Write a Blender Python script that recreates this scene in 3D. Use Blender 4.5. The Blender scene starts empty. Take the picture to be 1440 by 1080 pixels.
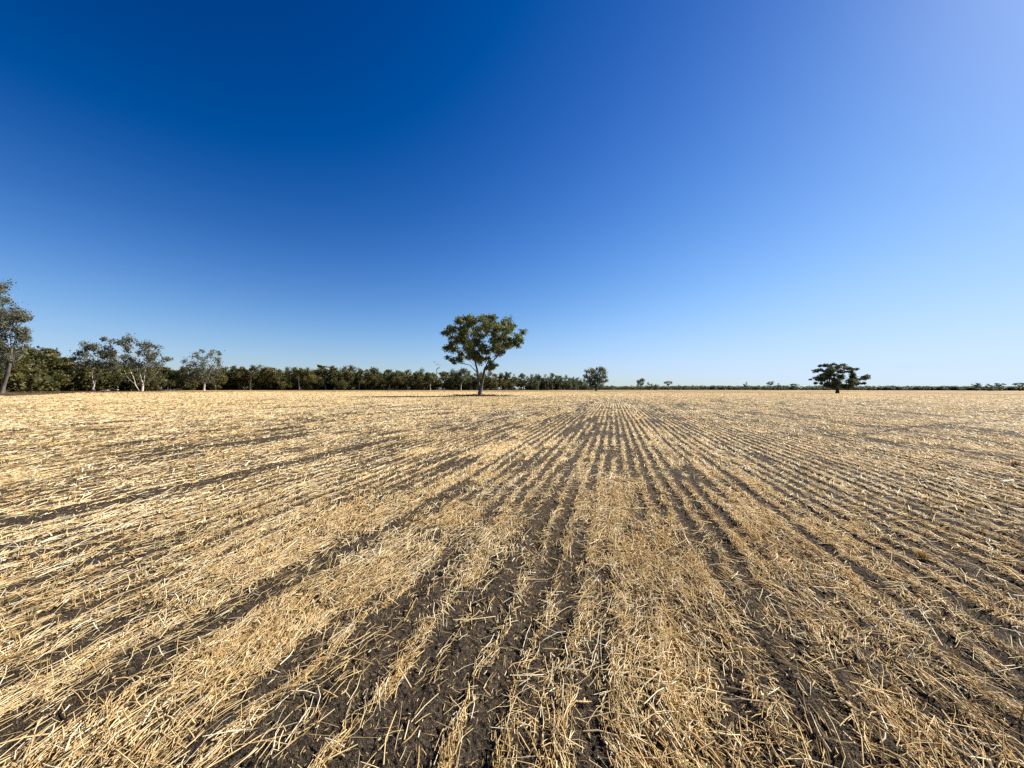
import bpy, math, random
import numpy as np
from mathutils import Vector

rng = np.random.default_rng(7)
random.seed(7)
sc = bpy.context.scene
COL = sc.collection

# ------------------------------------------------------------------ view
F, CX, HY, ROLL, EYE = 541.0, 720.0, 546.3, 0.0025, 1.6     # photograph measured at 1440 px wide
A = math.atan((862 - CX) / F)                               # heading of the crop rows
NU = np.array([math.cos(A), -math.sin(A)])                  # across the rows
DV = np.array([math.sin(A), math.cos(A)])                   # along the rows
SUN_AZ, SUN_EL = math.radians(66), math.radians(38)         # to the right of the view, mid height


def horizon(px):
    return HY + ROLL * (px - CX)


def ground_at(px, D):
    return np.array([(px - CX) / F * D, D, 0.0])


# ------------------------------------------------------------------ mesh helpers
def link_mesh(name, verts, faces, mat, parent=None, attrs=None, smooth=False):
    """verts (n,3); faces (m,k) with one k -> ONE mesh object"""
    verts = np.asarray(verts, dtype=np.float32)
    faces = np.asarray(faces, dtype=np.int32)
    m, k = faces.shape
    me = bpy.data.meshes.new(name)
    me.vertices.add(len(verts))
    me.vertices.foreach_set('co', verts.ravel())
    me.loops.add(m * k)
    me.loops.foreach_set('vertex_index', faces.ravel())
    me.polygons.add(m)
    me.polygons.foreach_set('loop_start', np.arange(0, m * k, k, dtype=np.int32))
    for an, dom, data in (attrs or []):
        a = me.attributes.new(an, 'FLOAT', dom)
        a.data.foreach_set('value', np.asarray(data, dtype=np.float32))
    if smooth:
        me.polygons.foreach_set('use_smooth', np.ones(m, dtype=bool))
    me.update(calc_edges=True)
    me.materials.append(mat)
    o = bpy.data.objects.new(name, me)
    COL.objects.link(o)
    if parent is not None:
        o.parent = parent
    return o


def tag(o, label=None, cat=None, group=None, kind=None):
    if label: o['label'] = label
    if cat: o['category'] = cat
    if group: o['group'] = group
    if kind: o['kind'] = kind
    return o


def thing(name, loc, label, cat, group=None, rz=0.0, scale=1.0):
    o = bpy.data.objects.new(name, None)
    o.empty_display_size = 0.5
    COL.objects.link(o)
    o.location = loc
    o.rotation_euler = (0, 0, rz)
    o.scale = (scale, scale, scale) if np.isscalar(scale) else scale
    return tag(o, label, cat, group)


# ------------------------------------------------------------------ value noise
def _hash(ix, iy, seed):
    n = (ix.astype(np.int64) * 374761393 + iy.astype(np.int64) * 668265263 + seed * 1442695041) & 0xFFFFFFFF
    n = ((n ^ (n >> 13)) * 1274126177) & 0xFFFFFFFF
    n = n ^ (n >> 16)
    return (n & 0xFFFFFF) / float(0x1000000)


def noise(x, y, seed=0):
    x0, y0 = np.floor(x), np.floor(y)
    fx, fy = x - x0, y - y0
    fx, fy = fx * fx * (3 - 2 * fx), fy * fy * (3 - 2 * fy)
    a, b = _hash(x0, y0, seed), _hash(x0 + 1, y0, seed)
    c, d = _hash(x0, y0 + 1, seed), _hash(x0 + 1, y0 + 1, seed)
    return (a * (1 - fx) + b * fx) * (1 - fy) + (c * (1 - fx) + d * fx) * fy


def sstep(a, b, x):
    t = np.clip((x - a) / (b - a), 0, 1)
    return t * t * (3 - 2 * t)


# ------------------------------------------------------------------ the field: where straw lies, how high the soil is
ROW = 0.235
# bare furrows and thick bands one can tell apart close by: (from, to, how much of the straw is there)
BANDS = [(-2.75, -2.45, .25), (-1.58, -1.36, .2), (-1.04, -.82, .25), (-.44, -.33, .4), (-.17, -.03, .25), (.12, .36, .95), (.48, .68, .9), (.82, 1.06, .12), (1.42, 1.60, .25), (2.14, 2.34, .3)]


def uv(x, y):
    return x * NU[0] + y * NU[1], x * DV[0] + y * DV[1]


def track(x, y):
    """bare wheel tracks that curve across the rows on the right"""
    t = np.zeros_like(x)
    for (x0, y0, x1, y1, bend, w) in ((12.5, 13.6, 36, 22.6, 1.2, .12), (17, 23.0, 44, 33.5, -2.0, .15),
                                      (26, 36, 60, 64, 5, .25), (33, 36, 74, 62, 5, .25)):
        L = math.hypot(x1 - x0, y1 - y0)
        dx, dy = (x1 - x0) / L, (y1 - y0) / L
        s = (x - x0) * dx + (y - y0) * dy
        p = -(x - x0) * dy + (y - y0) * dx - bend * 4 * (s / L) * (1 - s / L)
        t = np.maximum(t, np.exp(-(p / w) ** 2) * (s > -1) * (s < L + 1))
    return t


def straw_cover(x, y):
    u, v = uv(x, y)
    r = np.hypot(x, y)
    nearw = sstep(9, 3, r)
    far = sstep(5, 22, r)
    uu = u + .05 * (noise(u * .5, v * .16, 3) - .5) + (.02 + .10 * nearw) * (noise(u * 3, v * 2.2, 4) - .5)
    q = (uu - .02) / ROW
    ri = np.floor(q + .5)                                    # the row
    gi = np.floor(q)                                         # the furrow to its right
    du = np.abs(q - ri)                                      # 0 on the row, .5 between two
    patch = noise(u * .55, v * .22, 21)
    lump = noise(u * 2.2, v * 1.1, 22)
    fine = noise(u * 11.0, v * 6.0, 23)
    clot = noise(u * 3.6 + 9, v * 2.6, 26)
    side = sstep(-2.5, -8, u) * (1 - .2 * far) + .6 * sstep(4.5, 16, u)
    # furrows: bare for a stretch, then bridged by straw
    gh = _hash(gi, gi * 0, 13)
    opn = .34 * noise(gi * 1.7, v * .55, 28) + (.36 - .14 * far) * noise(u * .9 + 5, v * .50, 29) + .11 * far + .16 * clot + .14 * patch
    opn = sstep(.335, .465, opn + .20 * (gh - .45) - .095 * nearw + .03 * far)
    rh = _hash(ri, ri * 0, 11)
    bare_row = sstep(.60, .74, .5 * noise(ri * 1.7, v * .4, 27) + .5 * noise(u * .9 + 5, v * .5, 30) + .10 * (rh - .5))
    half = .285 + .10 * (noise(u * 1.6, v * .6, 24) - .5) + (.04 + .12 * nearw) * (noise(u * 6, v * 4, 25) - .5)
    furrow = sstep(half - .10, half + .10, .5 - du + .02) * 0 + sstep(.5 - half - .10, .5 - half + .10, du)
    c = 1.0 - furrow * opn * .98 - (1 - furrow) * bare_row * (.85 - .45 * nearw)
    c *= (.80 + .35 * (lump - .3)) * (1 - nearw * .30 * (1 - sstep(.22, .55, clot)))
    c += .35 * (fine - .5) * (1 - .6 * far)
    for (a, b, k) in BANDS:
        m = sstep(a - .06, a + .06, uu) * sstep(b + .06, b - .06, uu) * sstep(4.6, 2.6, v) * (.55 + .6 * lump).clip(0, 1)
        c = np.where(k < 1, c * (1 - m * (1 - k)), np.maximum(c, m * k * (.30 + .45 * lump + .55 * (clot - .2))))
    thin = sstep(.54, .72, .5 * noise(u * .9, v * .11, 36) + .5 * noise(u * 2.0, v * .25, 37))
    c -= .38 * thin * sstep(10, 24, r) * (1 - .5 * sstep(60, 140, r))
    c += .34 * sstep(32, 110, r) + .15 * sstep(-14, -30, u) * sstep(8, 20, r)
    bare = np.exp(-((u + 1.5) / 1.4) ** 2 - ((v - 4.2) / 1.7) ** 2)
    c -= .12 * bare
    c -= .16 * np.exp(-((u + .6) / .8) ** 2 - ((v - 3.6) / 1.0) ** 2)
    c -= .9 * np.exp(-((u + 6.6 + .12 * (lump - .5)) / .24) ** 2) * sstep(14, 9, v) * (.6 + .7 * lump)
    c -= .8 * track(x, y) * (.3 + lump)
    return np.clip(c, 0.02, 1.25)


def soil_height(x, y):
    u, v = uv(x, y)
    r = np.hypot(x, y)
    ri = (u - .02) / ROW
    h = .011 * np.cos(2 * math.pi * ri)
    h += .035 * (noise(u * 1.3, v * .7, 31) - .5)
    near = sstep(26, 9, r)
    b = noise(x * 9, y * 9, 32)
    h += near * .014 * (b - .5)
    h += near * .008 * (noise(x * .8 * 24 + y * .6 * 24, y * .8 * 24 - x * .6 * 24, 33) - .5)
    cl = noise(x * .6 * 62 - y * .8 * 62, x * .8 * 62 + y * .6 * 62, 34)
    h += near * .012 * np.maximum(cl - .45, 0) * 2
    h += sstep(9, 4, r) * .009 * (noise(x * .9 * 105 + y * .43 * 105, y * .9 * 105 - x * .43 * 105, 35) - .5)
    return h


# edge of the field against the wood (photo column, metres)
EDGE = [(-400, 60), (-60, 92), (20, 108), (110, 168), (215, 172), (255, 225), (330, 250), (450, 278), (600, 318), (760, 385),
        (845, 455), (860, 560), (1000, 660), (1250, 690), (1440, 670), (2200, 660)]


def edge_dist(px):
    return np.interp(px, [e[0] for e in EDGE], [e[1] for e in EDGE])


STRAW_EDGE = [(-400, 44), (-60, 66), (20, 68), (60, 80), (100, 104), (150, 148), (225, 172)] + EDGE[5:]


def verge(x, y):
    yy = np.maximum(y, 1e-3)
    px = CX + F * x / yy
    e = np.interp(px, [q[0] for q in STRAW_EDGE], [q[1] for q in STRAW_EDGE])
    t = (y - e) / e
    t += .05 * (noise(x * .12, y * .12, 41) - .5)
    return np.where(y > 1, sstep(-.035, .03, t), 0)


# ------------------------------------------------------------------ materials
def new_mat(name):
    m = bpy.data.materials.new(name)
    m.use_nodes = True
    nt = m.node_tree
    nt.nodes.clear()
    return m, nt, nt.nodes, nt.links


def ramp(nodes, stops):
    r = nodes.new('ShaderNodeValToRGB')
    el = r.color_ramp.elements
    while len(el) > 1:
        el.remove(el[-1])
    el[0].position = stops[0][0]
    el[0].color = (*stops[0][1], 1)
    for p, c in stops[1:]:
        e = el.new(p)
        e.color = (*c, 1)
    return r


def soil_material():
    m, nt, N, L = new_mat('field_soil')
    out = N.new('ShaderNodeOutputMaterial')
    b = N.new('ShaderNodeBsdfPrincipled')
    b.inputs['Roughness'].default_value = .95
    b.inputs['Specular IOR Level'].default_value = .15
    L.new(b.outputs[0], out.inputs[0])
    geo = N.new('ShaderNodeNewGeometry')
    n1 = N.new('ShaderNodeTexNoise'); n1.inputs['Scale'].default_value = 38; n1.inputs['Detail'].default_value = 5
    n2 = N.new('ShaderNodeTexNoise'); n2.inputs['Scale'].default_value = .9; n2.inputs['Detail'].default_value = 4
    n3 = N.new('ShaderNodeTexNoise'); n3.inputs['Scale'].default_value = 150; n3.inputs['Detail'].default_value = 2
    for n in (n1, n2, n3):
        L.new(geo.outputs['Position'], n.inputs['Vector'])
    soil = ramp(N, [(.36, (.012, .009, .0068)), (.48, (.032, .0245, .018)), (.58, (.062, .048, .035)), (.68, (.12, .093, .067))])
    sm = N.new('ShaderNodeMath'); sm.operation = 'MULTIPLY'; sm.inputs[1].default_value = .45
    L.new(n3.outputs['Fac'], sm.inputs[0])
    sa = N.new('ShaderNodeMath'); sa.operation = 'MULTIPLY_ADD'; sa.inputs[1].default_value = .55
    L.new(n1.outputs['Fac'], sa.inputs[0]); L.new(sm.outputs[0], sa.inputs[2])
    L.new(sa.outputs[0], soil.inputs[0])
    # bits of chaff on the soil
    chaff = ramp(N, [(.60, (0, 0, 0)), (.72, (1, 1, 1))])
    L.new(n3.outputs['Fac'], chaff.inputs[0])
    straw = ramp(N, [(.3, (.22, .13, .045)), (.5, (.44, .285, .105)), (.7, (.58, .42, .18))])
    L.new(n1.outputs['Fac'], straw.inputs[0])
    cov = N.new('ShaderNodeAttribute'); cov.attribute_name = 'cover'
    far = N.new('ShaderNodeAttribute'); far.attribute_name = 'mat_amount'
    mixc = N.new('ShaderNodeMix'); mixc.data_type = 'RGBA'
    cm = N.new('ShaderNodeMath'); cm.operation = 'MULTIPLY'
    L.new(chaff.outputs[0], cm.inputs[0]); cm.inputs[1].default_value = .45
    L.new(cm.outputs[0], mixc.inputs['Factor'])
    L.new(soil.outputs[0], mixc.inputs['A']); L.new(straw.outputs[0], mixc.inputs['B'])
    mix = N.new('ShaderNodeMix'); mix.data_type = 'RGBA'
    # straw mat: cover attribute roughened by fine noise
    add = N.new('ShaderNodeMath'); add.operation = 'ADD'
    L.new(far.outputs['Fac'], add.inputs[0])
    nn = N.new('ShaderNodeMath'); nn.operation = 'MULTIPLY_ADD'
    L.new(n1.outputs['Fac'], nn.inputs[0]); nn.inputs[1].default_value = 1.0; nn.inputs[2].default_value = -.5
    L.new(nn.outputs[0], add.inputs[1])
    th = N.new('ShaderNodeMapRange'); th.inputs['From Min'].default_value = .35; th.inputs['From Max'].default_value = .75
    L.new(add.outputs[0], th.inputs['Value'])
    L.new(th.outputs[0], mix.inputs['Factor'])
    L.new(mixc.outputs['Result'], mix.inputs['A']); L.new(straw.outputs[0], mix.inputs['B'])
    # leaf litter and dry grass under the wood
    lit = ramp(N, [(.35, (.030, .020, .012)), (.52, (.070, .048, .028)), (.66, (.20, .145, .08)), (.8, (.34, .26, .14))])
    n4 = N.new('ShaderNodeTexNoise'); n4.inputs['Scale'].default_value = .22; n4.inputs['Detail'].default_value = 6
    L.new(geo.outputs['Position'], n4.inputs['Vector'])
    L.new(n4.outputs['Fac'], lit.inputs[0])
    vg = N.new('ShaderNodeAttribute'); vg.attribute_name = 'verge'
    mix2 = N.new('ShaderNodeMix'); mix2.data_type = 'RGBA'
    L.new(vg.outputs['Fac'], mix2.inputs['Factor'])
    L.new(mix.outputs['Result'], mix2.inputs['A']); L.new(lit.outputs[0], mix2.inputs['B'])
    # large slow tint
    tint = ramp(N, [(.3, (.86, .86, .86)), (.7, (1.08, 1.06, 1.02))])
    L.new(n2.outputs['Fac'], tint.inputs[0])
    mul = N.new('ShaderNodeMix'); mul.data_type = 'RGBA'; mul.blend_type = 'MULTIPLY'; mul.inputs['Factor'].default_value = 1
    L.new(mix2.outputs['Result'], mul.inputs['A']); L.new(tint.outputs[0], mul.inputs['B'])
    L.new(mul.outputs['Result'], b.inputs['Base Color'])
    bp = N.new('ShaderNodeBump'); bp.inputs['Strength'].default_value = 1.0; bp.inputs['Distance'].default_value = .02
    L.new(n3.outputs['Fac'], bp.inputs['Height'])
    L.new(bp.outputs[0], b.inputs['Normal'])
    return m


def straw_material(name, stops, rough=.5):
    m, nt, N, L = new_mat(name)
    out = N.new('ShaderNodeOutputMaterial')
    b = N.new('ShaderNodeBsdfPrincipled')
    b.inputs['Roughness'].default_value = rough
    b.inputs['Specular IOR Level'].default_value = .16
    at = N.new('ShaderNodeAttribute'); at.attribute_name = 'rnd'
    r = ramp(N, stops)
    L.new(at.outputs['Fac'], r.inputs[0])
    L.new(r.outputs[0], b.inputs['Base Color'])
    t = N.new('ShaderNodeBsdfTranslucent')
    L.new(r.outputs[0], t.inputs['Color'])
    mx = N.new('ShaderNodeMixShader'); mx.inputs[0].default_value = .27
    L.new(b.outputs[0], mx.inputs[1]); L.new(t.outputs[0], mx.inputs[2])
    L.new(mx.outputs[0], out.inputs[0])
    return m


def leaf_material(name, stops, hue_spread=.25, transl=.38):
    m, nt, N, L = new_mat(name)
    out = N.new('ShaderNodeOutputMaterial')
    b = N.new('ShaderNodeBsdfPrincipled')
    b.inputs['Roughness'].default_value = .55
    b.inputs['Specular IOR Level'].default_value = .35
    at = N.new('ShaderNodeAttribute'); at.attribute_name = 'rnd'
    oi = N.new('ShaderNodeObjectInfo')
    ma = N.new('ShaderNodeMath'); ma.operation = 'MULTIPLY_ADD'
    L.new(oi.outputs['Random'], ma.inputs[0]); ma.inputs[1].default_value = hue_spread; ma.inputs[2].default_value = -hue_spread / 2
    ad = N.new('ShaderNodeMath'); ad.operation = 'ADD'; ad.use_clamp = True
    L.new(at.outputs['Fac'], ad.inputs[0]); L.new(ma.outputs[0], ad.inputs[1])
    r = ramp(N, stops)
    L.new(ad.outputs[0], r.inputs[0])
    L.new(r.outputs[0], b.inputs['Base Color'])
    t = N.new('ShaderNodeBsdfTranslucent')
    L.new(r.outputs[0], t.inputs['Color'])
    mx = N.new('ShaderNodeMixShader'); mx.inputs[0].default_value = transl
    L.new(b.outputs[0], mx.inputs[1]); L.new(t.outputs[0], mx.inputs[2])
    L.new(mx.outputs[0], out.inputs[0])
    return m


def bark_material(name, stops, scale=1.2, stretch=.25):
    m, nt, N, L = new_mat(name)
    out = N.new('ShaderNodeOutputMaterial')
    b = N.new('ShaderNodeBsdfPrincipled')
    b.inputs['Roughness'].default_value = .85
    tc = N.new('ShaderNodeTexCoord')
    mp = N.new('ShaderNodeMapping'); mp.inputs['Scale'].default_value = (1, 1, stretch)
    n = N.new('ShaderNodeTexNoise'); n.inputs['Scale'].default_value = scale; n.inputs['Detail'].default_value = 6
    L.new(tc.outputs['Object'], mp.inputs[0]); L.new(mp.outputs[0], n.inputs['Vector'])
    r = ramp(N, stops)
    L.new(n.outputs['Fac'], r.inputs[0]); L.new(r.outputs[0], b.inputs['Base Color'])
    bp = N.new('ShaderNodeBump'); bp.inputs['Strength'].default_value = .5; bp.inputs['Distance'].default_value = .03
    L.new(n.outputs['Fac'], bp.inputs['Height']); L.new(bp.outputs[0], b.inputs['Normal'])
    L.new(b.outputs[0], out.inputs[0])
    return m


M_SOIL = soil_material()
M_STRAW = straw_material('dry_straw', [(0, (.20, .105, .036)), (.18, (.46, .295, .115)), (.5, (.71, .52, .25)), (.8, (.82, .66, .39)), (1, (.86, .79, .60))], .7)
M_WEED = straw_material('dry_weed', [(0, (.20, .11, .04)), (.5, (.38, .235, .085)), (1, (.52, .36, .16))], .7)
M_LITTER = straw_material('leaf_litter', [(0, (.05, .03, .018)), (.6, (.13, .075, .04)), (1, (.24, .15, .08))], .8)
M_LEAF = leaf_material('gum_leaf_olive', [(0, (0.0452, 0.0479, 0.0134)), (.45, (0.1002, 0.0959, 0.0232)), (.8, (0.1511, 0.1304, 0.0338)), (1, (0.2117, 0.1635, 0.0499))], .4)
M_LEAF_GREEN = leaf_material('gum_leaf_green', [(0, (0.0710, 0.0896, 0.0255)), (.5, (0.1400, 0.1575, 0.0370)), (.85, (0.2208, 0.2127, 0.0484)), (1, (0.3035, 0.2551, 0.0783))], .1)
M_LEAF_GREY = leaf_material('gum_leaf_grey', [(0, (0.0682, 0.0742, 0.0482)), (.5, (0.1186, 0.1239, 0.0799)), (1, (0.2134, 0.2048, 0.1397))], .1)
M_LEAF_DARK = leaf_material('gum_leaf_dark', [(0, (0.0546, 0.0717, 0.0350)), (.5, (0.1123, 0.1313, 0.0646)), (1, (0.2028, 0.2170, 0.1096))], .15)
M_BARK_PALE = bark_material('pale_gum_bark', [(.30, (.12, .09, .065)), (.43, (.32, .27, .22)), (.58, (.54, .48, .41)), (.75, (.26, .21, .17))])
M_BARK_GREY = bark_material('grey_gum_bark', [(.30, (.042, .033, .026)), (.5, (.10, .082, .066)), (.68, (.24, .205, .17))])
M_BARK_DARK = bark_material('dark_rough_bark', [(.3, (.025, .02, .016)), (.55, (.065, .052, .042)), (.75, (.13, .105, .085))], 3)

# ------------------------------------------------------------------ ground sheet
def build_ground():
    front = np.radians(np.linspace(-74, 74, 940))
    back = np.radians(np.linspace(74, 286, 72))[1:-1]
    th = np.concatenate([front, back])
    rr = [0.15, .4, .7, .95]
    r = 1.1
    while r < 30: rr.append(r); r *= 1.0042
    while r < 550: rr.append(r); r *= 1.012
    while r < 9000: rr.append(r); r *= 1.12
    rr = np.array(rr)
    R, T = np.meshgrid(rr, th, indexing='ij')
    X, Y = R * np.sin(T), R * np.cos(T)
    Z = soil_height(X, Y)
    nr, ntH = R.shape
    V = np.stack([X, Y, Z], -1).reshape(-1, 3)
    cov = straw_cover(X.ravel(), Y.ravel())
    rad = R.ravel()
    # the loose mat that lies on the soil under the standing straw
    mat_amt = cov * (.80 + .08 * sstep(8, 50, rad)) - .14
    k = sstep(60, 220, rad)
    mat_amt = mat_amt * (1 - k) + (.56 + .35 * (noise(V[:, 0] * .08, V[:, 1] * .05, 51) - .5) + .3 * (noise(V[:, 0] * .6, V[:, 1] * .3, 52) - .5)) * k  # far out the mat is thinned, darkening it for the straw's missing self-shadow
    vg = verge(V[:, 0], V[:, 1])
    i = np.arange(nr - 1)[:, None] * ntH
    j = np.arange(ntH)[None, :]
    j2 = (j + 1) % ntH
    Fq = np.stack([i + j, i + ntH + j, i + ntH + j2, i + j2], -1).reshape(-1, 4)[:, ::-1]
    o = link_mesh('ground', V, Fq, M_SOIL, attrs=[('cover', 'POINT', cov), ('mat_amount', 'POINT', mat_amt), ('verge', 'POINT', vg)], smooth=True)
    tag(o, kind='structure')
    o['label'] = 'dark bare field soil in rows running to the horizon'


build_ground()


# ------------------------------------------------------------------ straw
def straws():
    RMAX = 190.0
    half = math.radians(62)

    def width(r): return np.clip(.0010 * r, .0036, .13)
    def length(r): return np.clip(.088 + .0028 * r, .0, .32)
    def numden(r): return np.minimum(1.75 / (width(r) * length(r)), 5200.0) * (1 - .55 * sstep(30, 80, r)) * (1 - .8 * sstep(120, RMAX, r))
    edges = np.concatenate([np.linspace(1.15, 6, 20), np.geomspace(6, RMAX, 60)[1:]])
    X, Y = [], []
    for a, b in zip(edges[:-1], edges[1:]):
        n = int(half * (b * b - a * a) * numden(np.array((a + b) / 2)) * .80)
        r = np.sqrt(rng.uniform(a * a, b * b, n))
        t = rng.uniform(-half, half, n)
        X.append(r * np.sin(t)); Y.append(r * np.cos(t))
    X, Y = np.concatenate(X), np.concatenate(Y)
    c = straw_cover(X, Y)
    pk = np.clip((c - .08) * .98, 0, 1)
    roll = rng.random(len(X))
    keep = roll < np.maximum(pk, .11 - .075 * sstep(5, 16, np.hypot(X, Y)))
    keep &= verge(X, Y) < rng.random(len(X)) * .8 + .1
    X, Y, c, strew = X[keep], Y[keep], c[keep], (roll >= pk)[keep]
    n = len(X)
    r = np.hypot(X, Y)
    u, v = uv(X, Y)
    du = np.abs(((u - .02) / ROW) - np.floor((u - .02) / ROW + .5))
    stand = (rng.random(n) < (.05 - .02 * sstep(4, 8, r) + (.13 - .06 * sstep(4, 8, r)) * (du < .22) + .03 * sstep(14, 40, r))) & ~strew
    L = length(r) * np.exp(rng.normal(-.05, .48, n))
    L = np.minimum(L, .34 - .12 * sstep(4, 10, r) + .002 * r)
    tiny = (rng.random(n) < .40) | (strew & (rng.random(n) < .8))
    L = np.where(tiny, L * rng.uniform(.12, .45, n), L)
    L = np.where(stand, rng.uniform(.035, .115, n) * (1 - .3 * sstep(4, 8, r) + .006 * r), L)
    W = width(r) * np.exp(rng.normal(-.03, .40, n))
    W = np.where(tiny & (rng.random(n) < .3), W * 1.5, W)
    W = np.where(rng.random(n) < .05, W * 1.5, W)
    W = np.where(strew & (r < 8), W * .8, W)
    yaw = np.where(rng.random(n) < .50 + .25 * sstep(5, 15, r), A + rng.normal(0, .33, n), rng.uniform(0, 2 * math.pi, n))
    yaw += (noise(X * 2.5, Y * 2.5, 61) - .5) * (1.4 - 1.0 * sstep(4, 10, r))
    pitch = np.where(stand, rng.normal(1.1, .30, n), np.abs(rng.normal(0, .13, n)) + .01)
    d = np.stack([np.sin(yaw) * np.cos(pitch), np.cos(yaw) * np.cos(pitch), np.sin(pitch)], -1)
    z = soil_height(X, Y) + .003 + np.where(stand, -.005, rng.uniform(0, 1, n) ** 1.8 * (.035 - .018 * sstep(4, 9, r)) * np.minimum(c, 1))
    P0 = np.stack([X, Y, z], -1)
    P0[:, :2] -= np.where(stand, 0, .5)[:, None] * d[:, :2] * L[:, None]
    bendv = rng.normal(0, .10, (n, 3)) * L[:, None]
    bendv[:, 2] = np.abs(bendv[:, 2]) * .5
    P2 = P0 + d * L[:, None]
    P1 = (P0 + P2) / 2 + bendv * .6
    rnd = np.clip(.58 + rng.normal(0, 1, n) * (.22 - .13 * sstep(8, 35, r)) + .20 * (noise(X * 1.3, Y * 1.3, 62) - .5) + .22 * (noise(u * .30, v * .09, 63) - .5) + .05 * stand - .13 * tiny + .10 * (L > .11 + .003 * r), 0, 1)
    pale = (rng.random(n) < .035) & (r < 14)                   # cut stem ends facing the sun, its brightness put into their colour
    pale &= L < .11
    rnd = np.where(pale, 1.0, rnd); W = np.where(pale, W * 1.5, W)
    W = np.minimum(W, 2.1 * width(r))
    side = np.cross(d, rng.normal(0, 1, (n, 3)))
    flat_ = np.stack([d[:, 1], -d[:, 0], np.zeros(n)], -1)
    flat_ /= np.linalg.norm(flat_, axis=1)[:, None] + 1e-9
    side /= np.linalg.norm(side, axis=1)[:, None] + 1e-9
    k = (np.where(stand, .3, 1.6) * sstep(5, 12, r))[:, None]
    side = side + k * flat_ * np.where((side * flat_).sum(1) < 0, -1, 1)[:, None]
    side -= d * (side * d).sum(1)[:, None]
    side /= np.linalg.norm(side, axis=1)[:, None] + 1e-9
    up = np.cross(side, d)

    # near straws: three sided stems bent once;   far straws: single blades
    near = r < 7
    def group_mesh(idx, name, prism):
        p0, p1, p2, s, q, w = P0[idx], P1[idx], P2[idx], side[idx], up[idx], W[idx][:, None] * .5
        m = len(idx)
        if prism:
            ring = []
            for p, f in ((p0, 1.0), (p1, 1.0), (p2, .8)):
                for k in range(3):
                    a = 2 * math.pi * k / 3
                    ring.append(p + (s * math.cos(a) + q * math.sin(a)) * w * f)
            V = np.stack(ring, 1).reshape(-1, 3)
            base = np.arange(m)[:, None] * 9
            fl = []
            for t in range(2):
                for k in range(3):
                    k2 = (k + 1) % 3
                    fl.append([t * 3 + k, t * 3 + k2, t * 3 + 3 + k2, t * 3 + 3 + k])
            fl = np.array(fl)
            Fq = (base[:, None, :] + fl[None]).reshape(-1, 4)
            rn = np.repeat(rnd[idx], 6)
        else:
            V = np.stack([p0 - s * w, p0 + s * w, p2 + s * w * .7, p2 - s * w * .7], 1).reshape(-1, 3)
            Fq = np.arange(m * 4).reshape(m, 4)
            rn = rnd[idx]
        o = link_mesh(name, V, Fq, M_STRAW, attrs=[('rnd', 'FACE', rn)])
        o['kind'] = 'stuff'
        return o
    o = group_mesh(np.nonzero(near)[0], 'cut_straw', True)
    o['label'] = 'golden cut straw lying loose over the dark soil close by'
    o = group_mesh(np.nonzero(~near)[0], 'stubble', False)
    o['label'] = 'golden crop stubble in rows across the field'
    print('straws', int(near.sum()), int((~near).sum()))


straws()


# ------------------------------------------------------------------ trees
def tubes(chains, k):
    V, Q, off = [], [], 0
    for pts, rad in chains:
        pts = np.asarray(pts, float); rad = np.asarray(rad, float)
        n = len(pts)
        tan = np.gradient(pts, axis=0)
        tan /= np.linalg.norm(tan, axis=1)[:, None] + 1e-9
        ref = np.array([.37, .93, .02])
        s = np.cross(tan, ref); s /= np.linalg.norm(s, axis=1)[:, None] + 1e-9
        q = np.cross(s, tan)
        a = np.arange(k) * 2 * math.pi / k
        ring = pts[:, None, :] + rad[:, None, None] * (s[:, None, :] * np.cos(a)[None, :, None] + q[:, None, :] * np.sin(a)[None, :, None])
        V.append(ring.reshape(-1, 3))
        i = np.arange(n - 1)[:, None] * k; j = np.arange(k)[None, :]; j2 = (j + 1) % k
        Q.append(np.stack([i + j, i + j2, i + k + j2, i + k + j], -1).reshape(-1, 4) + off)
        off += n * k
    return np.concatenate(V), np.concatenate(Q)


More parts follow.
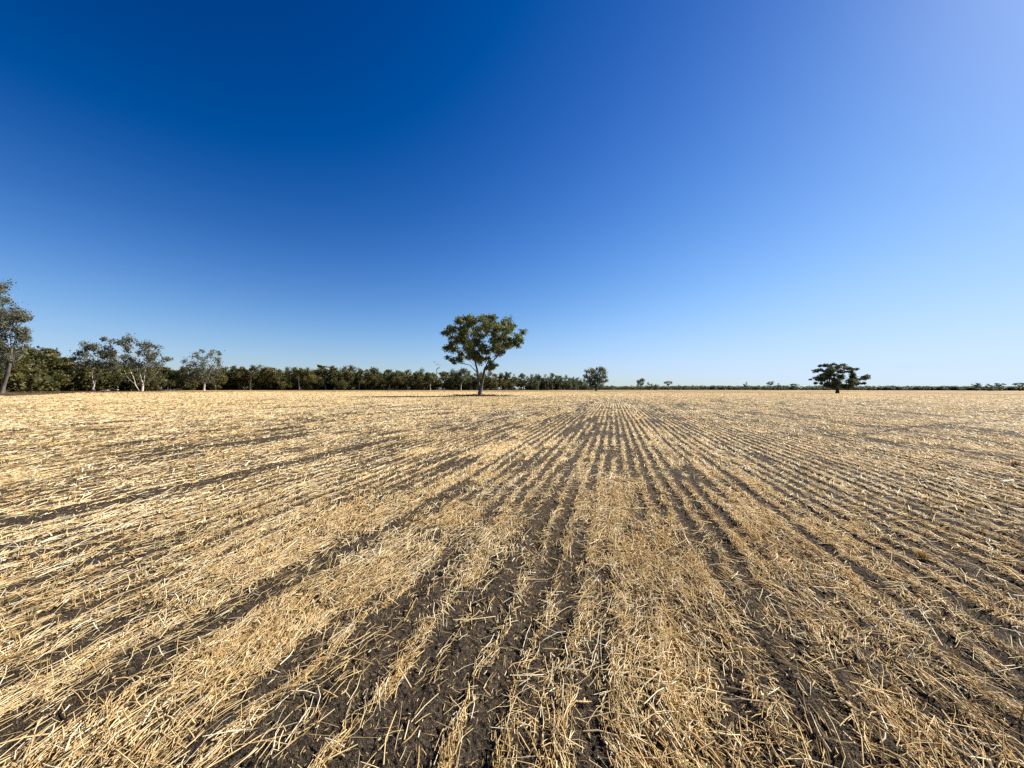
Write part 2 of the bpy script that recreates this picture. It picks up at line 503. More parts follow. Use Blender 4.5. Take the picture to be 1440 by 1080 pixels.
def skeleton(stems, clumps, r_base, R, sides=7, tip=.025, wander=.10, gamma=2.3):
    """stems: list of polylines (first starts at the ground); clumps (c, r) get a limb each"""
    pos, par = [], []
    def add(p, pa):
        pos.append(np.array(p, float)); par.append(pa); return len(pos) - 1
    for st in stems:
        st = [np.array(p, float) for p in st]
        # start at nearest existing node (or ground)
        if pos and st[0][2] > .3:
            pa = int(np.argmin([np.linalg.norm(p - st[0]) for p in pos])); cur = pa
        else:
            cur = add(st[0], -1)
        for a, b in zip(st[:-1], st[1:]):
            nseg = max(1, int(np.linalg.norm(b - a) / (R * .9)))
            for t in range(1, nseg + 1):
                f = t / nseg
                p = a + (b - a) * f + R.normal() * 0
                p = p + np.array([rng.normal(), rng.normal(), rng.normal() * .3]) * wander * .25 * R
                cur = add(p, cur)
    base = pos[0]
    order = sorted(clumps, key=lambda c: np.linalg.norm(c[0] - base))
    for c, r in order:
        P = np.array(pos)
        dv = c - P
        dist = np.linalg.norm(dv, axis=1)
        cost = dist + 1.2 * np.maximum(0, -dv[:, 2]) + np.where(P[:, 2] < .18 * c[2], 3, 0)
        cur = int(np.argmin(cost))
        a = P[cur]; ln = dist[cur]
        n = max(2, int(ln / (R * .7)))
        for t in range(1, n + 1):
            f = t / n
            p = a + (c - a) * f
            p = p + np.array([0, 0, 1]) * ln * .14 * math.sin(math.pi * f) * (1 if t < n else 0)
            p = p + rng.normal(0, wander * ln * .22, 3) * (1 if t < n else .3)
            cur = add(p, cur)
    n = len(pos)
    kids = [[] for _ in range(n)]
    for i, p in enumerate(par):
        if p >= 0: kids[p].append(i)
    rad = np.full(n, tip)
    for i in range(n - 1, -1, -1):
        if kids[i]:
            rad[i] = max(tip, sum(rad[k] ** gamma for k in kids[i]) ** (1 / gamma))
    rad *= 1.0
    top = max(rad[i] for i in range(n) if par[i] < 0)
    rad = tip + (r_base - tip) * ((rad - tip) / max(top - tip, 1e-6)) ** 1.9
    chains = []
    stack = [i for i in range(n) if par[i] < 0]
    for root in list(stack):
        todo = [(None, root)]
        while todo:
            pa, i = todo.pop()
            pts, rr = [], []
            if pa is not None:
                pts.append(pos[pa]); rr.append(min(rad[pa], rad[i] * 1.25))
            while True:
                pts.append(pos[i]); rr.append(rad[i])
                if not kids[i]: break
                ks = sorted(kids[i], key=lambda q: -rad[q])
                for q in ks[1:]: todo.append((i, q))
                i = ks[0]
            if len(pts) > 1:
                if pa is None and pts[0][2] < .2:           # root flare
                    rr[0] *= 1.35
                chains.append((pts, rr))
    return tubes(chains, sides)


class RR(float):
    """a resolution length that also hands out noise"""
    def normal(self): return 0.0


def foliage(clumps, per_r2, leaf, hang=.55, flat=.8, subs=6):
    V, rn = [], []
    for c, r in clumps:
        ns = max(2, int(subs))
        sub = rng.normal(0, 1, (ns, 3)); sub /= np.linalg.norm(sub, axis=1)[:, None]
        sub *= (r * rng.uniform(.3, 1.15, ns))[:, None]
        sub[:, 2] *= flat
        n = max(6, int(per_r2 * r * r))
        which = rng.integers(0, ns, n)
        tone = rng.normal(0, .13, ns)
        p = c + sub[which] + rng.normal(0, r * .35, (n, 3)) * np.array([1, 1, flat])
        d = rng.normal(0, 1, (n, 3)); d[:, 2] -= hang * 2
        d /= np.linalg.norm(d, axis=1)[:, None]
        s = np.cross(d, rng.normal(0, 1, (n, 3))); s /= np.linalg.norm(s, axis=1)[:, None] + 1e-9
        ln = (leaf * np.exp(rng.normal(0, .3, n)))[:, None]
        wd = ln * rng.uniform(.22, .42, n)[:, None]
        V.append(np.stack([p - d * ln * .5, p + s * wd - d * ln * .08, p + d * ln * .5, p - s * wd - d * ln * .08], 1))
        rn.append(np.clip(.46 + tone[which] + rng.normal(0, .17, n), 0, 1))
    V = np.concatenate(V).reshape(-1, 3)
    return V, np.arange(len(V)).reshape(-1, 4), np.concatenate(rn)


# the trees one knows from the photograph: clumps traced in enlarged crops, put at their own distance with real depth
def traced_tree(base, D, px, zoom, stems, clumps, label, leaf_mat, bark, r_base, leaf, per_r2, depth=.8, rs=1.0,
                group=None, hang=.55, flat=.8, sides=8, tip=.03, extra_fill=0, name='gum_tree', subs=8):
    s = D / F / zoom                                           # metres per crop pixel
    bx, by = base
    def w(p): return np.array([(p[0] - bx) * s, 0.0, (by - p[1]) * s])
    C = np.array([w(c) for c in clumps]); Rr = np.array([c[2] * s * rs for c in clumps])
    mid = (C.min(0) + C.max(0)) / 2; half = (C.max(0) - C.min(0)) / 2 + 1e-6
    e = np.clip(1 - ((C[:, 0] - mid[0]) / half[0]) ** 2 * .8 - ((C[:, 2] - mid[2]) / half[2]) ** 2 * .6, .08, 1)
    sgn = rng.uniform(-1, 1, len(C))
    C[:, 1] = sgn * depth * np.minimum(half[0], half[2]*1.2) * np.sqrt(e)
    cl = [(C[i], Rr[i]) for i in range(len(C))]
    for _ in range(extra_fill):
        i = rng.integers(len(cl)); c, r = cl[i]
        cl.append((c * np.array([1, -1, 1]) * np.array([.96, 1, .97]) + rng.normal(0, r * .6, 3), r * .7))
    st = []
    for poly in stems:
        q = [w(p) for p in poly]
        dd = rng.uniform(-.25, .25) * half[0]
        for k in range(len(q)):
            q[k][1] = dd * (k / max(1, len(q) - 1)) if poly is not stems[0] else 0
        st.append(q)
    loc = ground_at(px, D)
    t = thing(name, loc, label, 'tree', group)
    V, Q = skeleton(st, cl, r_base, RR(max(.5, half[0] * .16)), sides, tip)
    link_mesh('trunk', V, Q, bark, t, smooth=True)
    V, Q, rn = foliage(cl, per_r2, leaf, hang, flat, subs)
    link_mesh('crown', V, Q, leaf_mat, t, attrs=[('rnd', 'FACE', rn)])
    return t


# 1 the lone forked gum in the middle
c1 = [(270,295,32),(310,300,42),(350,250,33),(330,340,28),(440,190,48),(470,130,33),(440,240,30),(530,130,45),(560,160,42),(600,200,52),(520,190,40),
      (640,180,45),(690,150,42),(740,140,42),(760,190,42),(810,150,46),(850,190,45),(890,200,46),(870,260,48),(990,190,54),(1010,240,42),(1060,240,28),
      (950,230,32),(1160,305,38),(1110,340,42),(1060,390,48),(1140,380,28),(1110,455,26),(1000,420,48),(400,300,52),(470,290,55),(540,280,55),(610,290,55),
      (660,260,48),(420,380,52),(500,370,55),(570,360,55),(640,370,50),(700,330,40),(310,450,33),(360,490,48),(420,500,52),(370,440,33),(450,550,46),
      (330,590,26),(375,615,36),(430,600,40),(520,470,46),(560,520,46),(600,430,50),(650,440,38),(640,530,46),(700,520,38),(730,450,36),(740,520,36),
      (620,590,38),(670,620,42),(700,590,32),(720,240,42),(780,270,50),(830,300,46),(820,390,46),(870,370,48),(930,370,50),(960,300,46),(1010,310,42),
      (850,460,50),(910,460,50),(970,460,46),(880,530,42),(830,520,42),(940,530,26),(760,600,34),(800,640,30),(830,690,38),(870,665,18),(790,700,34)]
s1 = [[(683,1020),(680,985),(672,900),(652,760),(625,620),(602,450),(585,330)],
      [(688,985),(704,880),(735,720),(775,620),(830,480),(850,330)],
      [(745,700),(850,590),(960,480),(1090,390)],
      [(640,740),(560,665),(430,635)],
      [(628,690),(530,580),(430,480)],
      [(780,600),(790,430),(740,290),(720,210)],
      [(612,540),(540,400),(470,250)]]
traced_tree((683,1020), 77, 675.4, 8, s1, c1, 'big green gum forking low from a short trunk, alone in the stubble near the middle', M_LEAF_GREEN,
            M_BARK_GREY, .47, .26, 620, depth=.75, rs=1.08, extra_fill=34, tip=.03, sides=9, subs=9)

# 2 the wide low tree alone on the right
c2 = [(355,360,35),(400,370,40),(470,290,35),(510,290,40),(590,280,45),(660,262,30),(640,310,40),(440,410,40),(520,360,50),(560,400,50),(620,370,50),
      (690,340,45),(740,280,25),(810,275,40),(780,320,50),(850,330,40),(930,320,36),(900,350,35),(700,400,40),(760,390,45),(830,400,40),(540,450,55),
      (480,440,40),(330,500,42),(380,470,32),(290,530,28),(320,590,26),(390,530,46),(450,530,45),(400,590,26),(540,540,55),(600,500,45),(580,590,60),
      (530,640,55),(630,630,55),(680,600,40),(700,640,45),(780,480,45),(850,490,50),(900,430,30),(920,480,45),(980,490,45),(1030,430,40),(1050,490,45),
      (1120,490,40),(1180,495,28),(800,560,60),(880,570,60),(950,550,55),(1010,590,42),(1070,590,32),(760,620,45),(850,640,60),(930,620,40),(590,660,30)]
s2 = [[(690,755),(690,690),(680,620),(640,500),(600,380)],[(690,650),(760,560),(900,500),(1050,470)],[(685,640),(560,540),(420,500)],[(700,600),(740,450),(800,340)]]
traced_tree((690,755), 156, 1177.5, 12, s2, c2, 'wide low dark tree with spreading tiers of leaves, alone in the stubble on the right', M_LEAF_DARK,
            M_BARK_DARK, .55, .45, 300, depth=.8, rs=1.02, flat=.62, extra_fill=20)

# 3 tree at the right end of the wood
c3 = [(570,340,24),(550,380,22),(555,400,14),(620,330,28),(670,320,33),(700,330,28),(720,350,20),(600,350,30),(640,370,38),(690,380,33),(720,400,24),
      (735,430,16),(600,400,35),(580,430,28),(650,420,42),(620,450,38),(680,440,28),(600,470,24),(660,470,32),(710,440,18),(640,480,30)]
s3 = [[(645,522),(645,480),(640,400)],[(650,470),(690,400),(705,350)],[(640,470),(590,400),(570,350)]]
traced_tree((645,522), 290, 838.5, 6.545, s3, c3, 'dark round gum standing clear just past the right end of the long wood', M_LEAF_DARK,
            M_BARK_DARK, .8, .7, 62, depth=.8, rs=.95)

# 4 tall tree cut by the left border
c4 = [(20,180,55),(40,230,48),(10,270,50),(-40,120,60),(-60,60,60),(60,320,55),(100,330,48),(150,330,42),(190,330,36),(220,345,22),(110,380,45),(40,400,60),
      (80,440,58),(150,430,42),(190,450,32),(50,500,60),(120,500,52),(170,490,36),(20,560,60),(90,570,46),(-60,300,80),(-100,450,80),(-60,600,80),(-120,200,80),
      (30,640,50),(100,650,34),(50,710,36),(20,760,40),(-80,750,60),(-150,330,80),(-160,560,80),(-20,700,50)]
s4 = [[(25,965),(45,880),(75,770),(100,650),(90,500),(60,350),(10,200)],[(85,720),(30,600),(-60,420),(-90,200)],[(100,600),(140,480),(190,350)],[(95,560),(120,430),(150,350)]]
traced_tree((25,965), 104, 2.8, 6, s4, c4, 'very tall grey gum leaning at the left border of the photo', M_LEAF_GREY, M_BARK_GREY, .45, .38, 160,
            depth=.7, rs=1.02, hang=.9, extra_fill=14)

# 5, 6 the two pale many stemmed gums, and 7 the upright pale one
c5 = [(690,560,28),(720,590,33),(720,640,33),(740,660,36),(650,680,26),(690,700,40),(790,600,33),(850,590,40),(830,600,36),(870,600,28),(840,650,42),
      (890,660,38),(920,640,28),(930,680,38),(960,660,28),(900,720,52),(750,720,44),(700,760,42),(960,720,38),(980,640,22),(1000,660,26),(820,720,40)]
s5 = [[(790,955),(786,900),(775,780),(735,660),(695,560)],[(795,930),(825,800),(832,650)],[(815,890),(870,820),(915,785)],[(805,880),(850,760),(900,650)],[(785,880),(760,780),(690,690)]]
traced_tree((790,955), 172, 131.5, 6, s5, c5, 'grey leaved gum with dark butt and pale limbs, left of the white limbed gum', M_LEAF_GREY,
            M_BARK_PALE, .6, .55, 72, depth=.8, hang=.8)
c6 = [(900,525,28),(935,540,33),(950,600,33),(1030,530,38),(1050,570,33),(1010,600,28),(1080,620,22),(1130,520,38),(1150,560,42),(1160,620,46),(1180,670,42),
      (1130,680,36),(1290,580,36),(1320,590,28),(1280,640,33),(1230,650,28),(1300,670,28),(1370,690,33),(1400,690,18),(1340,740,36),(1250,730,46),(1110,730,44),
      (1190,740,44),(975,640,30)]
s6 = [[(1200,960),(1205,910),(1165,740),(1100,600),(1040,540)],[(1175,955),(1130,905),(1050,850),(1000,785)],[(1160,950),(1125,870),(1060,735)],
      [(1218,920),(1270,850),(1330,760),(1385,690)],[(1210,900),(1240,720),(1290,600)],[(1185,890),(1165,790),(1150,600)],[(1060,735),(985,640),(930,550)]]
traced_tree((1195,960), 168, 199, 6, s6, c6, 'widest white limbed gum with bare spreading stems fanning from the ground', M_LEAF_GREY, M_BARK_PALE,
            .42, .55, 66, depth=.7, hang=.8, tip=.07)
c7 = [(310,390,20),(320,430,25),(270,460,26),(380,370,20),(390,420,24),(435,365,18),(430,420,24),(480,400,22),(470,450,28),(530,400,26),(530,450,26),
      (520,490,26),(420,470,30),(360,480,34),(300,500,38),(340,540,46),(420,540,46),(480,540,36),(280,520,28),(350,600,48),(430,600,48),(300,580,38)]
s7 = [[(400,705),(402,620),(395,500),(382,375)],[(405,640),(430,500),(436,370)],[(410,640),(480,500),(530,400)],[(400,620),(350,520),(312,395)],[(440,560),(470,480),(485,400)]]
traced_tree((400,705), 228, 287, 6, s7, c7, 'gum with thin upright purplish grey branches standing clear above the wood', M_LEAF_GREY, M_BARK_PALE, .55, .6, 48,
            depth=.8, hang=.2, tip=.07)


# a bare dead tree poking out of the wood
def dead_tree(px, D, top, label):
    H = EYE + (horizon(px) - top) * D / F
    t = thing('dead_tree', ground_at(px, D), label, 'tree')
    cl = [(np.array([rng.normal(0, .10) * H, rng.normal(0, .1) * H, H * f]), .1) for f in (.75, .8, .85, .88, .92, .95, .97, 1.0, .99)]
    V, Q = skeleton([[(0, 0, 0), (.1, 0, H * .4), (0, .1, H * .7)]], cl, .40, RR(1.2), 6, .11, .2)
    link_mesh('trunk', V, Q, M_BARK_PALE, t, smooth=True)


dead_tree(614, 345, 507, 'bare grey dead tree poking above the wood, left of the lone forked gum')


# ---- kinds of wood trees: ten prototypes 16 m high
def proto_clumps(style, H=16.0):
    P = dict(round=(.34, 1.0, .28, 26, .085, .9), flat=(.50, 1.0, .34, 22, .080, .55), narrow=(.28, 1.0, .17, 20, .075, .9), ragged=(.30, 1.0, .27, 15, .072, .8),
             bush=(.05, 1.0, .40, 30, .11, .85), tall=(.40, 1.0, .20, 20, .078, .8))[style]
    z0, z1, rx, n, cr, fl = P
    out = []
    while len(out) < n:
        p = rng.uniform(-1, 1, 3)
        q = np.linalg.norm(p)
        if q > 1 or q < .35: continue
        z = (z0 + z1) / 2 + p[2] * (z1 - z0) / 2
        w = rx
        if style == 'flat': w = rx * (.55 + .45 * sstep(-1, .2, p[2]))
        if style in ('narrow', 'tall', 'ragged'): w = rx * (.75 + .25 * p[2])
        out.append((np.array([p[0] * w * H, p[1] * w * H, z * H - cr * H * .5]), cr * H * rng.uniform(.75, 1.25)))
    return out, fl


PROTO = []
for i, style in enumerate(['round', 'flat', 'narrow', 'ragged', 'bush', 'tall', 'round', 'ragged', 'bush', 'flat']):
    cl, fl = proto_clumps(style)
    lean = rng.normal(0, .5)
    stems = [[(0, 0, 0), (lean * .4, 0, 4), (lean, rng.normal(0, .3), 8), (lean * 1.2, 0, 11)]]
    if style in ('ragged', 'flat') or i == 6:
        stems.append([(0, 0, 1.0), (1.0, .3, 4), (2.4, .6, 8)])
    if style == 'bush':
        stems = [[(0, 0, 0), (.3, 0, 3), (.2, .2, 6)], [(.1, 0, .5), (-1.2, .3, 4)]]
    tv, tq = skeleton(stems, cl, .40 if style != 'bush' else .28, RR(2.0), 6, .05)
    fv, fq, fr = foliage(cl, 52, .62, .5, fl, 6)
    lv, lq, lr = foliage(cl, 17, 1.05, .5, fl, 5)              # sparser, for the mass at the back
    PROTO.append(dict(style=style, t=(tv, tq), f=(fv, fq, fr), low=(lv, lq, lr), tm=None, fm=None))

SHAPE = dict(round='round topped', flat='flat topped', narrow='narrow', ragged='gappy', bush='bushy', tall='slender')
TM, FM = {}, {}


def wood_tree(pi, px, D, top, label, group, leaf_mat, bark, wide=1.0, rz=None):
    p = PROTO[pi]
    H = EYE + (horizon(px) - top) * D / F
    t = thing('gum_tree', ground_at(px, D), label, 'tree', group, rng.uniform(0, 6.28) if rz is None else rz, (H / 16 * wide, H / 16 * wide, H / 16))
    kt, kf = (pi, bark.name), (pi, leaf_mat.name)
    if kt not in TM:
        TM[kt] = link_mesh('trunk', *p['t'], bark, t, smooth=True)
    else:
        o = TM[kt].copy(); COL.objects.link(o); o.parent = t
    if kf not in FM:
        FM[kf] = link_mesh('crown', p['f'][0], p['f'][1], leaf_mat, t, attrs=[('rnd', 'FACE', p['f'][2])])
    else:
        o = FM[kf].copy(); COL.objects.link(o); o.parent = t
    return t


ORD = ['first', 'second', 'third', 'fourth', 'fifth', 'sixth', 'seventh', 'eighth', 'ninth', 'tenth', 'eleventh', 'twelfth', 'thirteenth', 'fourteenth', 'fifteenth']
LAND = [(4, 'the leaning grey gum'), (131, 'the dark butted gum'), (199, 'the white limbed gum'), (287, 'the upright branched gum'),
        (457, None), (614, 'the bare dead tree'), (675, 'the forked gum'), (736, None)]
# skyline of the long wood: column, top, kind of crown, distance behind the edge
FRONT = [(28,483,0,30),(50,481,1,18),(62,484,6,28),(76,494,9,40),(92,502,3,25),(106,507,4,10),(118,506,8,30),(148,508,4,45),(165,505,0,60),(182,508,8,70),
         (222,512,6,45),(236,513,0,20),(251,516,8,6),(266,509,3,14),(303,514,8,5),(318,511,7,14),(337,511.5,0,6),(352,510.5,6,4),(366,510.5,4,8),(381,513.5,1,6),
         (398,517,8,4),(409,517,6,10),(421,513.5,0,5),(435,514.5,4,7),(446,514,7,12),(458,508,9,15),(470,511.5,5,16),(480,516,8,4),(490,510.5,6,8),(505,516.5,2,8),
         (514,517,4,6),(523,513.5,5,10),(534,519,8,5),(548,516.5,0,8),(560,518.5,4,6),(573,517,6,8),(585,519.5,5,10),(594,519.5,8,6),(605,521,0,5),(627,519.5,1,8),(637,520.5,8,5),
         (648,515,0,2),(661,519,6,8),(675,521,4,8),(690,521,8,3),(704,522,5,8),(712,522,2,10),(721,521.5,3,8),(736,521.5,7,6),(749,527,8,5),(757,524,5,8),
         (767,524.5,3,8),(777,522.5,6,8),(787,526,0,8),(797,528,8,6),(805,528.5,4,8),(813,529,6,8),(821,532,8,6)]
count = {}
for px, top, pi, dd in FRONT:
    D = edge_dist(px) * 1.0 + dd
    # nearest named landmark on the left
    lm = max((l for l in LAND if l[0] < px), key=lambda l: l[0])
    if lm[1] is None:
        lm = (lm[0], 'the flat topping gum' if lm[0] == 457 else 'the feathery gum')
    if (px, pi) == (458, 9):
        lab = 'tallest flat crowned gum topping the long wood left of the bare dead tree'
    elif (px, pi) == (736, 7):
        lab = 'feathery loose crowned gum rising over the wood right of the lone forked gum'
    elif px == 648:
        lab = 'very dark rounded tree at the wood edge just left behind the forked gum'
    else:
        k = count.get(lm[1], 0); count[lm[1]] = k + 1
        lab = f'{SHAPE[PROTO[pi]["style"]]} gum on the wood edge, {ORD[k]} right of {lm[1]}'
    mat = M_LEAF_DARK if px in (648, 661) or px > 740 else M_LEAF
    wood_tree(pi, px, D, top, lab, 'gums along the edge of the long wood', mat, M_BARK_GREY if pi % 3 == 1 else M_BARK_PALE, 1.0 if pi not in (4, 8) else .9)

# trees that stand clear of the far wood on the right
for px, top, pi, D, wide, lab in (
        (901,530.5,0,480,1.0,'small dark round tree with a dark stem, first clear tree right of the long wood'),
        (913,538,8,500,1.2,'low dark bush beside the small round tree right of the long wood'),
        (923,539.5,4,510,1.2,'lowest dark bush midway between the small round tree and the dome shaped tree'),
        (940,534.5,1,500,1.15,'dark dome shaped tree on a clear stem past the two low bushes'),
        (955,541,8,520,1.0,'small dark bush just right of the dome shaped tree'),
        (1049,536,3,600,1.1,'thin ragged tree poking above the far wood, midway along it'),
        (1083,534.5,9,520,1.0,'taller dark flat topped tree before the far wood, left of the wide low tree'),
        (1095,538,3,560,1.1,'pale gappy tree right beside the taller flat topped tree of the far wood'),
        (1117,538.5,1,560,1.5,'broad flat dark tree above the far wood, nearest the wide low tree on its left'),
        (1373,537.5,6,520,1.3,'broad domed dark tree above the far wood, right of the wide low tree'),
        (1390,540,8,520,1.2,'low dull tree between the domed tree and the right border pair'),
        (1406,537,9,500,1.3,'flat topped dark tree, left one of the pair by the right border'),
        (1434,537,1,500,1.5,'flat topped dark tree, right one of the pair, at the right border')):
    wood_tree(pi, px, D, top, lab, None, M_LEAF_DARK, M_BARK_DARK, wide)


# the mass of the wood behind the front rank, and the far wood: reads as one
def mass(name, label, spots, mat, leaf_scale=1.0):
    V, Q, Rn, off = [], [], [], 0
    for pi, x, y, H, wide in spots:
        v, q, r = PROTO[pi]['low']
        a = rng.uniform(0, 6.28); c, s = math.cos(a), math.sin(a)
        k = H / 16
        vv = np.stack([(v[:, 0] * c - v[:, 1] * s) * k * wide + x, (v[:, 0] * s + v[:, 1] * c) * k * wide + y, v[:, 2] * k], -1)
        V.append(vv); Q.append(q + off); Rn.append(np.clip(r + rng.normal(0, .15), 0, 1)); off += len(vv)
    o = link_mesh(name, np.concatenate(V), np.concatenate(Q), mat, attrs=[('rnd', 'FACE', np.concatenate(Rn))])
    tag(o, label, kind='stuff')


SX = [-150, 20, 78, 110, 150, 215, 240, 262, 300, 350, 400, 457, 505, 560, 600, 640, 690, 740, 780, 821, 845]
SY = [488, 488, 503, 511, 510, 515, 518, 516, 517, 516, 520, 517, 521, 522, 524, 524, 525.5, 528, 529, 534, 540]
spots = []
for k in range(520):
    px = rng.uniform(-150, 840)
    top = np.interp(px, SX, SY)
    if k % 4 < 2 or k % 8 == 3:
        D, top = edge_dist(px) + rng.uniform(14, 80), top + rng.uniform(0, 8)
    elif k % 4 == 2:
        D, top = edge_dist(px) + rng.uniform(3, 14), top + rng.uniform(7, 17)
    else:                                                       # low undergrowth
        D = edge_dist(px) + rng.uniform(6, 40)
        top = horizon(px) - (horizon(px) - top) * rng.uniform(.25, .5)
    H = EYE + max(3, horizon(px) - top) * D / F
    g = ground_at(px, D)
    spots.append((int(rng.choice([4, 8, 0, 4, 8] if (k % 4 < 2 or k % 8 == 3) else [0, 6, 7, 4] if k % 4 == 2 else [4, 8])), g[0], g[1], H, rng.uniform(.8, 1.15) * (1 if k % 4 < 3 else 1.7)))
mass('gum_wood', 'olive gum wood massed behind the trees along the left field edge', spots, M_LEAF)
spots = []
for k in range(760):
    px = rng.uniform(832, 1720)
    D = edge_dist(max(px, 860)) + rng.uniform(5, 70)
    top = 541.6 + .0018 * (px - 1000) + rng.uniform(0, 2.4) + (.5 if px < 960 else 0)
    H = EYE + max(2, horizon(px) - top) * D / F
    g = ground_at(px, D)
    spots.append((int(rng.choice([4, 8])), g[0], g[1], H, rng.uniform(1.4, 2.4)))
mass('distant_wood', 'low dark far wood along the horizon on the right', spots, M_LEAF_DARK)


# ------------------------------------------------------------------ smaller things on the ground
def litter(name, label, cx, cy, sx, sy, n, hgt):
    x = cx + rng.normal(0, sx, n); y = cy + rng.normal(0, sy, n)
    lump = noise(x * 1.3, y * 1.3, 71)
    z = .02 + rng.random(n) * hgt * lump
    d = rng.normal(0, 1, (n, 3)); d[:, 2] *= .5; d /= np.linalg.norm(d, axis=1)[:, None]
    s = np.cross(d, rng.normal(0, 1, (n, 3))); s /= np.linalg.norm(s, axis=1)[:, None]
    ln = rng.uniform(.08, .35, n)[:, None]; wd = rng.uniform(.015, .06, n)[:, None]
    p = np.stack([x, y, z], -1)
    V = np.stack([p - d * ln, p + s * wd, p + d * ln, p - s * wd], 1).reshape(-1, 3)
    o = link_mesh(name, V, np.arange(len(V)).reshape(-1, 4), M_LITTER, attrs=[('rnd', 'FACE', rng.random(n))])
    tag(o, label, kind='stuff')


g = ground_at(675.4, 77)
litter('leaf_litter', 'brown bark and leaf litter round the foot of the lone forked gum', g[0], g[1], 3.2, 1.2, 2600, .55)
g = ground_at(60, 118)
litter('verge_litter', 'brown leaf and twig litter at the left field edge', g[0], g[1], 16, 14, 5200, .35)


def weed(px, D, h, w, label):
    n = 120
    t = rng.uniform(0, 6.28, n); sp = np.abs(rng.normal(0, .45, n))
    d = np.stack([np.cos(t) * np.sin(sp), np.sin(t) * np.sin(sp), np.cos(sp)], -1)
    p0 = np.stack([rng.normal(0, w * .25, n), rng.normal(0, w * .25, n), np.zeros(n)], -1)
    p2 = p0 + d * (h * rng.uniform(.5, 1.1, n))[:, None]
    s = np.cross(d, rng.normal(0, 1, (n, 3))); s /= np.linalg.norm(s, axis=1)[:, None]
    s *= .006 + .0004 * D
    V = np.stack([p0 - s, p0 + s, p2 + s * .5, p2 - s * .5], 1).reshape(-1, 3)
    o = link_mesh('dry_weed', V, np.arange(4 * n).reshape(-1, 4), M_WEED, attrs=[('rnd', 'FACE', rng.random(n))])
    o.location = ground_at(px, D)
    o.location.z = float(soil_height(np.array([o.location.x]), np.array([o.location.y]))[0])
    tag(o, label, 'weed', 'dry weeds in the stubble on the right')


weed(1293, 3.62, .075, .05, 'nearest rusty brown dry weed tuft in the stubble low on the right')
weed(1427, 8.0, .13, .10, 'far brown weed tuft in the stubble close to the right border')


def stone(px, D, r, label):
    n1, n2 = 10, 7
    th = np.linspace(0, 2 * math.pi, n1, endpoint=False); ph = np.linspace(.08, math.pi - .08, n2)
    P, T = np.meshgrid(ph, th, indexing='ij')
    V = np.stack([np.sin(P) * np.cos(T), np.sin(P) * np.sin(T) * .8, np.cos(P) * .6], -1).reshape(-1, 3)
    V *= (r * (.8 + .4 * rng.random(len(V))))[:, None]
    i = np.arange(n2 - 1)[:, None] * n1; j = np.arange(n1)[None]; j2 = (j + 1) % n1
    Q = np.stack([i + j, i + n1 + j, i + n1 + j2, i + j2], -1).reshape(-1, 4)
    o = link_mesh('stone', V, Q, bark_material('pale_stone', [(.35, (.25, .23, .2)), (.6, (.75, .72, .68))], 9, 1))
    o.location = ground_at(px, D); o.location.z = r * .3
    tag(o, label, 'stone')


stone(770.5, 18.2, .085, 'small pale lump lying alone in the stubble below the right end of the wood')


def fallen(px, D, L, r, rz, label):
    t = thing('fallen_branch', ground_at(px, D), label, 'fallen branch', None, rz)
    cl = [(np.array([L * f, rng.normal(0, L * .16), .25 + rng.random() * L * .14]), .1) for f in (.45, .6, .75, .9, 1.0)]
    V, Q = skeleton([[(0, 0, r * .8), (L * .3, .05, r), (L * .6, -.05, r * 1.2)]], cl, r, RR(.8), 6, .04, .2)
    link_mesh('branch', V, Q, M_BARK_PALE, t, smooth=True)


fallen(140, 172, 6.0, .22, .2, 'pale fallen branch lying in litter beside the dark butted pale limbed gum')
fallen(232, 190, 6.5, .2, .1, 'pale fallen branch on the ground right of the widest white limbed gum')

# ------------------------------------------------------------------ sky and sun
sdir = Vector((math.cos(SUN_EL) * math.sin(SUN_AZ), math.cos(SUN_EL) * math.cos(SUN_AZ), math.sin(SUN_EL)))
sun = bpy.data.lights.new('sun', 'SUN')
sun.energy = 4.9
sun.angle = math.radians(.53)
sun.color = (1.0, .94, .83)
so = bpy.data.objects.new('sun', sun)
so.rotation_euler = (-sdir).to_track_quat('-Z', 'Y').to_euler()
so.location = (60, 20, 60)
COL.objects.link(so)

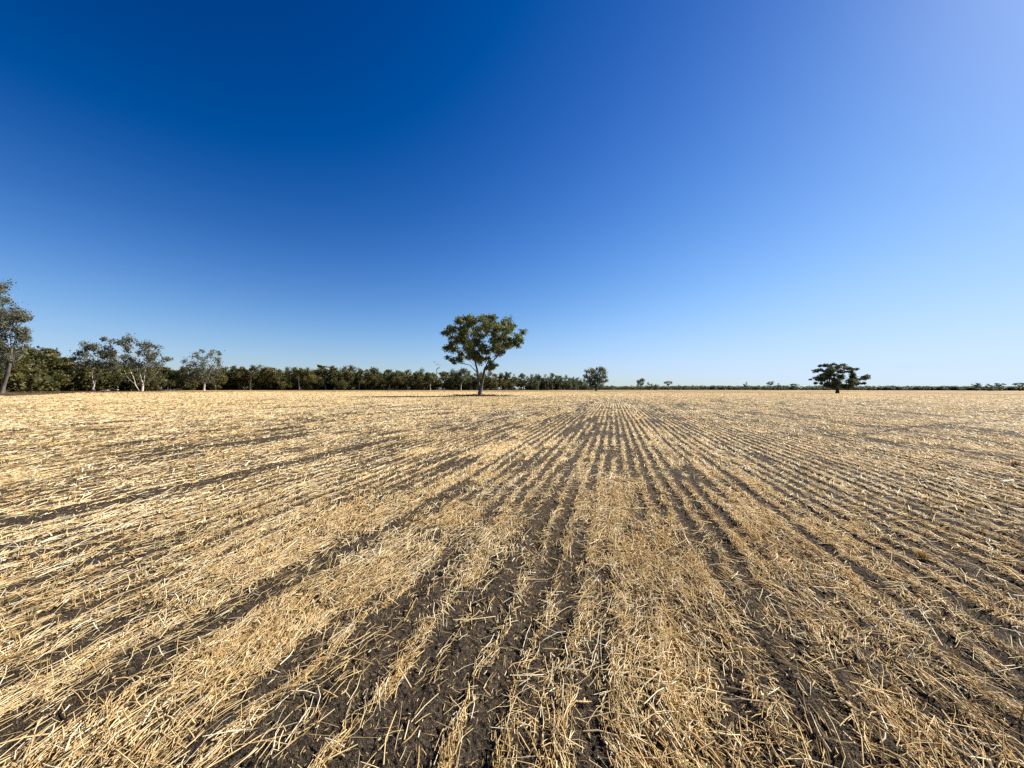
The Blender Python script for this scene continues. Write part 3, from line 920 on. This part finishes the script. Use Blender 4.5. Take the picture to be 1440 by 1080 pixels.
w = bpy.data.worlds.new('World'); sc.world = w; w.use_nodes = True
nt = w.node_tree; nt.nodes.clear()
sky = nt.nodes.new('ShaderNodeTexSky'); sky.sky_type = 'NISHITA'
sky.sun_disc = False
sky.sun_elevation = SUN_EL
sky.sun_rotation = SUN_AZ
sky.altitude = 0; sky.air_density = 1.0; sky.dust_density = .2; sky.ozone_density = 1.0
EXPO = 1.22
bg = nt.nodes.new('ShaderNodeBackground'); bg.inputs['Strength'].default_value = .10
wo = nt.nodes.new('ShaderNodeOutputWorld')
# one contrast and white balance for the whole sky (a phone camera's deep blue)
sep = nt.nodes.new('ShaderNodeSeparateColor'); cmb = nt.nodes.new('ShaderNodeCombineColor')
nt.links.new(sky.outputs[0], sep.inputs[0])
def mth(op, a, b):
    n = nt.nodes.new('ShaderNodeMath'); n.operation = op
    for k, q in enumerate((a, b)):
        if isinstance(q, (int, float)): n.inputs[k].default_value = q
        else: nt.links.new(q, n.inputs[k])
    return n.outputs[0]
for ch, (a_, p_, b_, c_) in enumerate(((4.50, 2.22, 5.75, .0352), (5.52, 2.46, 5.935, 0.0), (5.76, 2.233, 3.992, 0.0))):
    y = mth('POWER', mth('MULTIPLY', sep.outputs[ch], .1), p_)
    y = mth('DIVIDE', mth('MULTIPLY', y, a_), mth('ADD', mth('MULTIPLY', y, b_), 1.0))
    y = mth('MAXIMUM', mth('SUBTRACT', y, c_), 0.0)
    nt.links.new(mth('MULTIPLY', y, 10 / 2 ** EXPO), cmb.inputs[ch])
nt.links.new(cmb.outputs[0], bg.inputs[0]); nt.links.new(bg.outputs[0], wo.inputs[0])

# ------------------------------------------------------------------ camera
cam = bpy.data.cameras.new('camera')
cam.sensor_fit = 'HORIZONTAL'; cam.sensor_width = 36
cam.lens = 36 * F / 1440
cam.clip_start = .05; cam.clip_end = 20000
co = bpy.data.objects.new('camera', cam)
COL.objects.link(co)
co.location = (0, 0, EYE)
pitch = math.atan((HY - 540) / F)
from mathutils import Matrix
co.rotation_euler = (Matrix.Rotation(math.pi / 2 + pitch, 3, 'X') @ Matrix.Rotation(ROLL, 3, 'Z')).to_euler()
sc.camera = co

sc.render.engine = 'CYCLES'
sc.cycles.max_bounces = 5
sc.cycles.diffuse_bounces = 3
sc.cycles.transmission_bounces = 3
sc.cycles.use_denoising = False
sc.view_settings.view_transform = 'Standard'
sc.view_settings.look = 'None'
sc.view_settings.exposure = EXPO
sc.view_settings.gamma = 1.0
